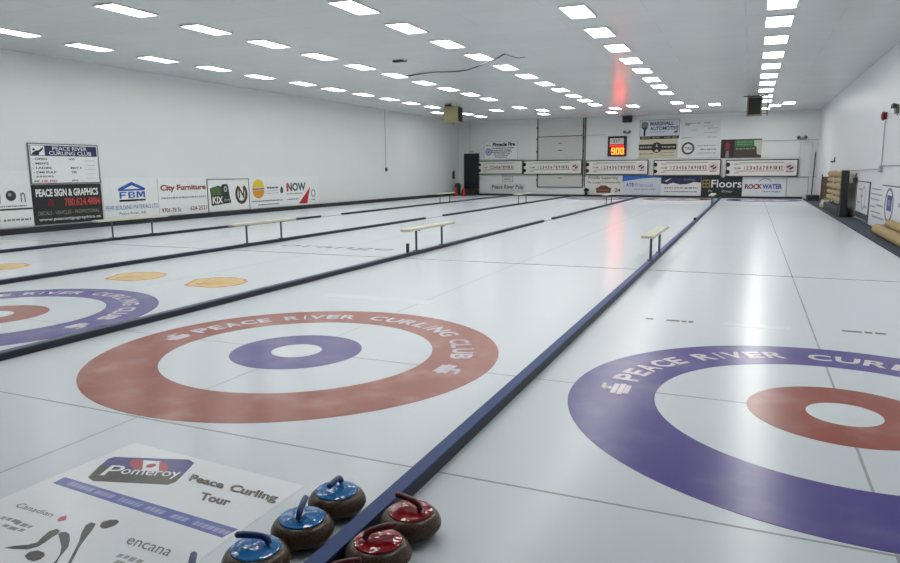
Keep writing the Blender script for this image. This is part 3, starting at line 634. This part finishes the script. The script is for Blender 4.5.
# upper signs
s = fsign('wall_sign', 'white sign with blue-grey block lettering and a small dark tree picture', 12.48, 14.76, 3.60, 4.52, (206, 212, 222), frame=(116, 120, 126), fw=.02)
words(s, [('MARSHALL', (.60, .60, 1.96, .82)), ('AUTOMOTIVE', (.60, .32, 2.24, .54))], (66, 76, 104), .026, .03)
patch(s, 'picture', (120, 118, 116), [(.06, .5), (.1, .8), (.3, .86), (.48, .74), (.46, .5), (.3, .38)], .02); patch(s, 'picture_trunk', (44, 44, 46), [(.2, .02), (.22, .36), (.1, .5), (.46, .5), (.34, .36), (.32, .02)], .0225)
patch(s, 'corner_mark', (80, 84, 92), [(1.98, .14), (2.0, .24), (2.22, .3), (2.16, .14)], .02); print_lines(s, [(.55, 1.5, .22, .06)], (160, 164, 172))
s = fsign('sign_strip', 'narrow black strip between two signs right of the lit clock', 12.48, 14.76, 3.41, 3.58, (44, 44, 40))
print_lines(s, [(.1, .6, .085, .09), (.75, 1.2, .085, .09), (1.45, 1.8, .085, .09), (1.9, 2.2, .085, .09)], (150, 142, 96))
s = fsign('wall_sign', 'tan sign crossed by a black banner with a round centre', 12.44, 14.72, 2.30, 3.38, (200, 196, 172))
patch(s, 'black_banner', (38, 36, 34), R4(0, .48, 2.2, .82), .02); MB().ring(1.06, .62, 0, .31, .02, .024, 28).obj('round_centre', paint((38, 36, 34)), s)
patch(s, 'centre_mark', (196, 194, 186), [(1.0, .66), (1.06, .86), (1.12, .66)], .025); patch(s, 'centre_mark', (196, 194, 186), [(.92, .38), (1.06, .54), (1.2, .38)], .025)
print_lines(s, [(.08, .86, .65, .10), (1.32, 2.12, .65, .10)], (176, 172, 160), .022, 'banner_print'); print_lines(s, [(.06, .9, .26, .09), (1.3, 2.1, .32, .05), (1.3, 2.1, .16, .05)], (134, 128, 108))
s = fsign('wall_sign', 'white sign with faint grey sketchy lettering, upper right of the lit clock', 14.84, 17.04, 3.36, 4.42, (212, 216, 217))
print_lines(s, [(.24, .5, .86, .2), (.5, 1.1, .88, .07), (1.3, 1.7, .88, .10), (1.3, 1.8, .7, .06), (1.5, 2.1, .58, .06), (.5, .9, .5, .05), (1.3, 2.0, .34, .05), (.1, .7, .08, .07), (1.5, 2.0, .08, .05)], (156, 160, 162))
s = fsign('wall_sign', 'white sign with a dark ring logo', 14.84, 17.04, 2.25, 3.32, (220, 222, 221))
MB().ring(.46, .58, .25, .36, .02, .026, 40).obj('ring_logo', paint((70, 68, 68)), s); words(s, [('TIRE', (.26, .50, .66, .66))], (90, 88, 90), .026, .02); print_lines(s, [(.95, 2.0, .72, .06), (1.15, 2.0, .5, .10), (.95, 2.0, .3, .05)], (140, 144, 144))
s = fsign('wall_sign', 'dark brown sign with a green panel and red figure', 17.1, 19.22, 2.24, 3.27, (72, 58, 50))
patch(s, 'green_panel', (48, 116, 70), R4(.74, .62, 1.72, .99), .02); patch(s, 'dark_side', (44, 32, 34), R4(0, 0, .70, 1.03), .02); patch(s, 'red_figure', (128, 44, 56), [(.24, .38), (.22, .8), (.36, .9), (.48, .8), (.46, .38)], .0225)
patch(s, 'figure_legs', (140, 130, 124), [(.26, .04), (.28, .38), (.42, .38), (.46, .04)], .0225); patch(s, 'pale_corner', (190, 192, 180), [(1.74, .64), (1.72, .96), (2.12, .96), (2.12, .12), (1.9, .2), (1.86, .6)], .0215)
print_lines(s, [(.86, 1.6, .86, .10), (.86, 1.6, .72, .08), (.8, 1.8, .5, .1)], (120, 150, 116), .0235)
# the lit clock
s = fsign('wall_clock', 'lit black wall clock with glowing orange digits', 10.55, 11.7, 2.46, 3.66, (24, 24, 26), 'clock', t=.12)
patch(s, 'upper_plate', (214, 206, 204), R4(.13, .72, .99, 1.08), .12)
words(s, [('21°', (.32, .82, .74, 1.0))], (150, 60, 64), .126, .02, 'plate_lettering'); 
MB().box(.12, 1.02, .57, .68, .12, .124).obj('red_band', emit((230, 30, 24), 1.2, 'clock_band_glow'), s)
DIG = emit((255, 62, 12), 20., 'clock_digit_glow')
def seg7(mb, x, y, w, h, segs, t=.055):
    B = dict(a=(x, y+h-t, x+w, y+h), g=(x, y+h/2-t/2, x+w, y+h/2+t/2), d=(x, y, x+w, y+t), f=(x, y+h/2, x+t, y+h), b=(x+w-t, y+h/2, x+w, y+h), e=(x, y, x+t, y+h/2), c=(x+w-t, y, x+w, y+h/2))
    for k in segs: a = B[k]; mb.box(a[0], a[2], a[1], a[3], .12, .125)
for nm, x, sg in (('digit', .24, 'abcdfg'), ('digit', .52, 'abcdef'), ('digit', .79, 'abcdef')):
    mb = MB(); seg7(mb, x, .12, .21, .38, sg); mb.obj(nm, DIG, s)
mb = MB(); mb.box(.467, .498, .2, .245, .12, .125); mb.box(.467, .498, .36, .405, .12, .125); mb.obj('colon', DIG, s)
# loudspeaker, floodlights
s = empty('wall_speaker', M=on_far(11.49, 4.44)); tag(s, 'small black speaker high on the far wall above the lit clock', 'speaker')
MB().box(0, .5, 0, .4, .06, .4).bevel(.02).obj('cabinet', BLACK, s); MB().box(.04, .46, .04, .36, .4, .41).obj('grille', DARK, s); MB().box(.18, .32, .12, .28, 0, .06).obj('bracket', STEEL, s)
def flood(M, label, sc=1.):
    r = empty('emergency_lamp', M=M); tag(r, label, 'emergency light', 'twin-head emergency lights')
    MB().box(-.12*sc, .12*sc, -.06*sc, .06*sc, 0, .08).bevel(.01).obj('lamp_body', paint((150, 150, 146), .5), r)
    for x in (-.15, .15):
        b = MB(); b.tube([(x*sc, .06*sc, .07), (x*sc, .07*sc, .14), (x*sc, .05*sc, .24)], [.03*sc, .07*sc, .085*sc], 14); b.obj('lamp_head', paint((86, 88, 86), .4), r)
    return r
flood(on_far(11.75, 3.83), 'small twin-head lamp on the wall just above the lit clock')
flood(on_far(21.2, 3.2), 'small twin-head lamp at the right end of the far wall', 1.1)
r = empty('wall_panel', M=on_far(21.14, 1.25)); tag(r, 'pale upright panel at the right end of the far wall', 'panel')
MB().box(0, .56, 0, 1.75, 0, .02).obj('sheet', paint((214, 217, 216), .5), r); mb = MB()
for a in ((-.015, 0, 0, 1.75), (.56, .575, 0, 1.75), (0, .56, 1.75, 1.765)): mb.box(*a, 0, .03)
mb.obj('edge', paint((176, 178, 178), .5), r)
r = empty('cue_pole', M=on_far(21.84, .03)); tag(r, 'dark pole leaning upright in the far right corner', 'pole')
MB().tube([(0, .10, .35), (.04, 2.45, .06)], .03, 8).obj('shaft', paint((74, 76, 78), .5), r); MB().box(-.14, .14, 0, .13, .28, .42).bevel(.02).obj('broom_head', paint((58, 60, 62), .7), r)
# small fern-like plant at the foot of the overhead door frame
r = empty('dark_plant', M=on_far(9.3, .12)); tag(r, 'small dark green bushy plant before the cream brown-logo board', 'plant')
MB().tube([(0, 0, .3), (0, .16, .3)], [.09, .11], 14).obj('pot', paint((48, 44, 40), .6), r)
mb = MB(); rp = random.Random(4)
for i in range(90):
    a = rp.uniform(0, 2*PI); t = rp.uniform(.1, 1.1); l = rp.uniform(.16, .3); c = Vector((math.cos(a)*math.sin(t), math.cos(t), math.sin(a)*math.sin(t)*.8))
    p0 = Vector((0, .16, .3)); p1 = p0+c*l; sd = c.cross(Vector((rp.random(), rp.random(), rp.random()))).normalized()*.035
    v = [mb.bm.verts.new(q) for q in (p0, (p0+p1)/2+sd, p1, (p0+p1)/2-sd)]; mb.bm.faces.new(v)
mb.obj('foliage', paint((34, 52, 42), .7), r)
# corner clutter at the far left
def cone(x, y, label):
    r = empty('traffic_cone', (x, y, 0)); tag(r, label, 'cone', 'red cones in the far left corner')
    MB().box(-.15, .15, -.15, .15, 0, .04).bevel(.01).obj('base', paint((150, 30, 30), .6), r); MB().lathe([(.11, .04), (.03, .58), (.02, .6)], n=20).obj('cone_body', paint((206, 36, 36), .5), r, True)
cone(-16.15, 37.7, 'red cone in the far left corner, left one of two'); cone(-15.5, 37.5, 'red cone in the far left corner, right one nearer the dark door')
r = empty('waste_bin', (-16.29, 38.35, 0)); tag(r, 'dark bin standing behind the red cones in the far corner', 'bin')
MB().lathe([(.17, 0), (.21, .62), (.21, .64)], n=24).obj('bin_body', paint((40, 48, 46), .6), r, True); MB().lathe([(.22, .64), (.22, .70), (.14, .82), (.05, .84)], n=24).obj('bin_lid', paint((34, 38, 38), .5), r, True)

# ------------------------------------------------------------------ things hung from the ceiling
r = empty('unit_heater', (-11.63, 26.75, 4.0)); tag(r, 'tan box heater hung from the ceiling near the left wall', 'heater')
MB().box(-.39, .39, -.25, .25, 0, .78).bevel(.015).obj('cabinet', paint((150, 142, 104), .5), r)
mb = MB(); mb.box(.39, .43, -.22, .22, .05, .73); mb.obj('outlet_grille', paint((22, 21, 20), .8), r)
mb = MB()
for z in (.12, .24, .36, .48, .6): mb.box(.43, .445, -.21, .21, z, z+.05)
mb.obj('louver', paint((32, 31, 29), .8), r)
mb = MB(); top = zc(-11.63)-4.0
for x in (-.3, .3): 
    for y in (-.2, .2): mb.tube([(x, y, .77), (x, y, top)], .012, 6)
mb.obj('hanger_rod', STEEL, r)
mb = MB(); mb.tube([(-.15, 0, .77), (-.15, 0, top)], .07, 14); mb.box(-.36, -.2, -.12, .05, .78, .88); mb.tube([(-.39, .1, .3), (-.46, .1, .3), (-.46, .1, .7)], .04, 8); mb.tube([(.1, -.1, -.06), (.1, -.1, .02)], .03, 8); mb.obj('flue', paint((86, 80, 62), .5), r)
r = empty('unit_heater', (2.05, 27.3, 3.84)); tag(r, 'dark-fronted box heater hung from the ceiling over the right sheet', 'heater')
MB().box(-.30, .30, -.25, .25, 0, .78).bevel(.015).obj('cabinet', paint((120, 114, 92), .5), r)
MB().box(-.24, .24, -.28, -.25, .06, .72).obj('outlet_grille', paint((20, 20, 20), .8), r)
mb = MB()
for z in (.12, .23, .34, .45, .56): mb.box(-.23, .23, -.295, -.28, z, z+.045)
mb.obj('louver', paint((28, 28, 28), .8), r)
top = zc(2.05)-3.84; mb = MB()
for x in (-.24, .24):
    for y in (-.2, .2): mb.tube([(x, y, .77), (x, y, top)], .012, 6)
mb.obj('hanger_rod', STEEL, r)
mb = MB(); mb.tube([(-.45, 0, .82), (.5, 0, .82)], .025, 8); mb.tube([(.5, 0, .86), (.5, 0, 0)], .025, 8); mb.tube([(.3, 0, .1), (.5, 0, .1)], .02, 8); mb.tube([(.5, 0, .86), (.5, 0, top)], .02, 8); mb.obj('gas_pipe', paint((92, 88, 80), .4), r)
cab = [(-8.9, 16.53, zc(-8.9)-.01), (-8.18, 16.04, 4.83), (-7.49, 15.57, 4.79), (-6.77, 15.08, 4.69), (-6.27, 14.74, 4.63), (-5.86, 14.46, 4.61), (-5.38, 14.14, 4.64), (-4.97, 13.86, 4.69), (-4.57, 13.59, 4.745), (-4.3, 13.41, zc(-4.3)-.01)]
r = empty('loose_cable', (cab[5][0], cab[5][1], zc(cab[5][0]))); tag(r, 'dark cable sagging below the ceiling between two light rows', 'cable')
off = Vector((cab[5][0], cab[5][1], zc(cab[5][0])))
MB().tube([Vector(p)-off for p in cab], .018, 8).obj('sagging_cable', paint((70, 72, 72), .6), r)
MB().tube([Vector((-5.86, 14.46, 4.6))-off, Vector((-5.86, 14.46, zc(-5.86)))-off], .012, 6).obj('hanger', paint((200, 202, 200), .5), r)
mb = MB(); mb.tube([Vector(p)-off for p in ((-4.3, 13.41, zc(-4.3)-.01), (-4.26, 13.8, zc(-4.26)-.02), (-4.18, 14.2, zc(-4.18)-.02), (-3.94, 14.1, zc(-3.94)-.02))], .01, 6); mb.obj('cable_tail', paint((130, 132, 132), .6), r)
r = empty('ceiling_bracket', (-7.6, 13.38, zc(-7.6))); tag(r, 'small dark bracket on the ceiling left of the sagging cable', 'bracket')
MB().box(-.16, .16, -.05, .05, -.05, 0).obj('plate', DARK, r); MB().tube([(-.12, 0, -.05), (.25, .1, -.02)], .02, 6).obj('arm', DARK, r)

# ------------------------------------------------------------------ right-hand walkway
MB().box(4.66, XR-.004, Y0+.01, YR-.2, 0, .03).bevel(.01).obj('carpet_strip', CARPET)
tag(bpy.data.objects['carpet_strip'], 'slate grey carpet strip along the foot of the right wall', 'carpet')
ROLL = paint((164, 142, 98), .8, name='tan_roll'); ROLL_END = paint((200, 188, 160), .8)
def roll(x, y0, y1, z, r_, label, group):
    e = empty('carpet_roll', (x, (y0+y1)/2, z-r_)); tag(e, label, 'roll', group); h = (y1-y0)/2
    MB().tube([(0, -h, r_), (0, -h*.5, r_), (0, 0, r_), (0, h*.5, r_), (0, h, r_)], [r_, r_*.99, r_, r_*.99, r_], 22).obj('rolled_sheet', ROLL, e, True)
    b = MB(); b.tube([(0, -h-.012, r_), (0, -h, r_)], r_*.97, 22); b.tube([(0, h, r_), (0, h+.012, r_)], r_*.97, 22); b.obj('roll_end', ROLL_END, e)
RK = empty('roll_rack', (4.95, 23.2, .03)); tag(RK, 'dark upright rack holding the stacked tan rolls by the right wall', 'rack')
RKD = paint((44, 47, 45), .7)
MB().box(-.15, .07, -2.45, -2.22, .0, 1.53).bevel(.03).obj('end_board', RKD, RK)
MB().box(-.17, .16, -2.2, 2.75, 0, .30).bevel(.03).obj('base', paint((40, 42, 42), .7), RK)
for y in (-1.6, .3, 2.4):
    MB().box(.12, .16, y-.05, y+.05, .3, 1.5).obj('upright', RKD, RK)
    for k in range(5): MB().box(-.10, .12, y-.03, y+.03, .40+.22*k, .415+.22*k).obj('arm', RKD, RK)
for k, w in enumerate(('lowest', 'second from the bottom', 'middle', 'second from the top', 'topmost')):
    roll(4.91+.02*(k%2), 21.0, 25.6, .45+.22*k+.098, .098, 'tan roll on the dark rack by the right wall, %s of five' % w, 'tan rolls stacked on the rack')
roll(4.97, 9.6, 14.3, .03+.125, .125, 'big tan roll on the carpet at the right photo edge, lower of two', 'tan rolls lying on the carpet')
roll(5.12, 9.4, 13.7, .325, .1, 'thinner tan roll lying on the big one at the right photo edge', 'tan rolls lying on the carpet')
r = empty('brown_board', (5.0, 28.2, .03)); tag(r, 'brown board standing on end behind the stacked tan rolls', 'board')
MB().box(-.18, .2, -.4, -.37, .3, 1.25).obj('board', paint((112, 92, 78), .7), r); b = MB(); b.box(-.2, -.16, -.44, -.36, 0, 1.35); b.box(.16, .2, -.44, -.36, 0, 1.3); b.obj('post', paint((86, 82, 78), .7), r)
r = empty('low_box', (4.95, 33.8, .03)); tag(r, 'dark low box on the carpet in the far right corner', 'box'); MB().box(-.26, .25, -.5, .5, 0, .24).bevel(.02).obj('body', paint((46, 46, 48), .7), r); MB().box(-.27, .26, -.52, .52, .24, .28).obj('lid', paint((58, 58, 60), .6), r)
r = empty('white_sack', (4.92, 26.6, .03)); tag(r, 'pale lumpy sack on the carpet below the far end of the rolls', 'sack'); b = MB(); b.lathe([(.1, 0), (.2, .05), (.22, .16), (.17, .27), (.07, .33), (.09, .38)], n=20); b.obj('cloth', paint((186, 186, 170), .8), r, True); MB().lathe([(.072, .32), (.08, .33), (.072, .345)], n=16).obj('tie', paint((120, 110, 90), .8), r)
# right wall signs and fittings (x along the wall runs towards the viewer)
s = sign('wall_poster', 'narrow white poster with a dark foot on the right wall', 'poster', on_right(20.45, .08), 2.6, 1.12, (216, 218, 222), .02, (84, 84, 88), .03)
patch(s, 'dark_foot', (48, 50, 54), R4(.03, .02, 2.57, .2), .02); MB().ring(1.5, .66, .3, .36, .02, .024, 28).obj('round_print', paint((168, 164, 176)), s); patch(s, 'red_mark', (170, 110, 116), R4(1.0, .66, 1.3, .74), .02); print_lines(s, [(.4, 1.2, .9, .08), (.4, .9, .5, .06), (1.6, 2.3, .4, .08)], (160, 160, 168))
s = sign('wall_sign', 'white sign with a blue oval emblem on the right wall', 'sign', on_right(17.7, .08), 4.9, 1.12, (222, 224, 230), .02)
MB().ring(3.0, .64, .36, .42, .02, .026, 40, 1.35, 1).obj('oval_emblem', paint((96, 98, 120)), s); patch(s, 'emblem_block', (62, 64, 124), R4(2.7, .5, 3.35, .88), .02); patch(s, 'emblem_window', (120, 124, 170), R4(2.85, .62, 3.2, .76), .0225)
patch(s, 'top_rule', (70, 72, 78), R4(1.9, 1.09, 4.9, 1.12), .02)
print_lines(s, [(.2, 1.8, .98, .05), (.2, 2.0, .84, .05), (.2, 1.6, .7, .05), (1.2, 2.2, .56, .07), (.2, 1.0, .5, .05), (.3, 1.9, .36, .05), (.6, 2.4, .24, .06), (2.4, 4.0, .12, .07), (4.2, 4.8, .7, .1)], (150, 152, 160))
r = empty('fire_bell', M=on_right(16.3, 2.97)); tag(r, 'red fire bell high on the right wall', 'alarm bell')
b = MB(); b.ring(0, 0, 0, .115, .05, .10, 28); b.ring(0, 0, 0, .07, .10, .12, 28); b.obj('gong', paint((120, 24, 34), .4), r); MB().box(-.08, .08, -.09, .09, 0, .05).obj('back_box', paint((100, 40, 44), .5), r)
r = empty('emergency_lamp', M=on_right(14.75, 3.04)); tag(r, 'dark twin-head lamp on the right wall beside the red bell', 'emergency light', 'twin-head emergency lights')
MB().box(-.13, .13, -.12, .02, 0, .07).bevel(.01).obj('lamp_body', paint((96, 94, 86), .5), r)
MB().box(-.03, .03, -.16, .1, 0, .02).obj('wall_mount', paint((110, 110, 108), .5), r)
for x in (-.09, .1):
    b = MB(); b.tube([(x, .02, .04), (x, .06, .08), (x, .07, .14)], [.03, .055, .06], 14); b.obj('lamp_head', paint((58, 58, 52), .4), r)
r = empty('conduit', M=on_right(16.3, 1.55)); tag(r, 'thin white conduit dropping from the red bell along the right wall', 'conduit')
CON = paint((186, 188, 190), .5); MB().tube([(0, .12, .02), (0, 1.30, .02)], .014, 8).obj('drop_pipe', CON, r)
MB().tube([(.1, .13, .02), (4.5, .13, .02)], .014, 8).obj('side_pipe', paint((140, 142, 146), .5), r); MB().tube([(-.1, .05, .02), (-6.0, .0, .02)], .014, 8).obj('side_pipe', CON, r); MB().box(-.14, .12, -.04, .14, 0, .06).obj('junction_box', paint((170, 172, 174), .5), r)
r = empty('wall_hook', M=on_right(27.8, 1.92)); tag(r, 'small dark hook on the right wall above the stacked rolls', 'hook')
MB().box(-.06, .06, -.05, .16, 0, .03).obj('plate', DARK, r); MB().tube([(0, 0, .03), (0, -.05, .1), (0, .0, .15)], .03, 8).obj('peg', DARK, r)
r = empty('hanging_bag', M=on_right(20.75, 1.16)); tag(r, 'small dark pouch hanging on the right wall above the narrow poster', 'pouch')
MB().box(-.18, .18, 0, .16, .01, .1).bevel(.02).obj('pouch', paint((52, 52, 54), .7), r); MB().tube([(-.1, .15, .05), (-.04, .30, .04), (.04, .30, .04), (.1, .15, .05)], .015, 6).obj('strap', paint((110, 110, 112), .6), r)

# ------------------------------------------------------------------ world, camera, colour
w = bpy.data.worlds.new('world'); SC.world = w; w.use_nodes = True
w.node_tree.nodes['Background'].inputs[0].default_value = (.5, .55, .6, 1); w.node_tree.nodes['Background'].inputs[1].default_value = .05
cam = bpy.data.cameras.new('camera'); co = bpy.data.objects.new('camera', cam); COL.objects.link(co)
yaw, pitch, roll_ = .41289924644696946, .1601232483885863, -.008489142668704786
f = Vector((-math.sin(yaw)*math.cos(pitch), math.cos(yaw)*math.cos(pitch), -math.sin(pitch)))
r0 = Vector((math.cos(yaw), math.sin(yaw), 0)); u0 = r0.cross(f)
rr = r0*math.cos(roll_)+u0*math.sin(roll_); uu = u0*math.cos(roll_)-r0*math.sin(roll_)
co.matrix_world = Matrix(((rr.x, uu.x, -f.x, 2.085), (rr.y, uu.y, -f.y, -5.062), (rr.z, uu.z, -f.z, 1.633), (0, 0, 0, 1)))
cam.sensor_fit = 'HORIZONTAL'; cam.sensor_width = 36; cam.lens = 681.97/900*36; cam.clip_end = 200; cam.clip_start = .05
SC.camera = co
vs = SC.view_settings
vs.view_transform = 'Standard'; vs.look = 'None'; vs.exposure = 0; vs.gamma = 1; vs.use_curve_mapping = False
SC.cycles.max_bounces = 8; SC.cycles.diffuse_bounces = 6
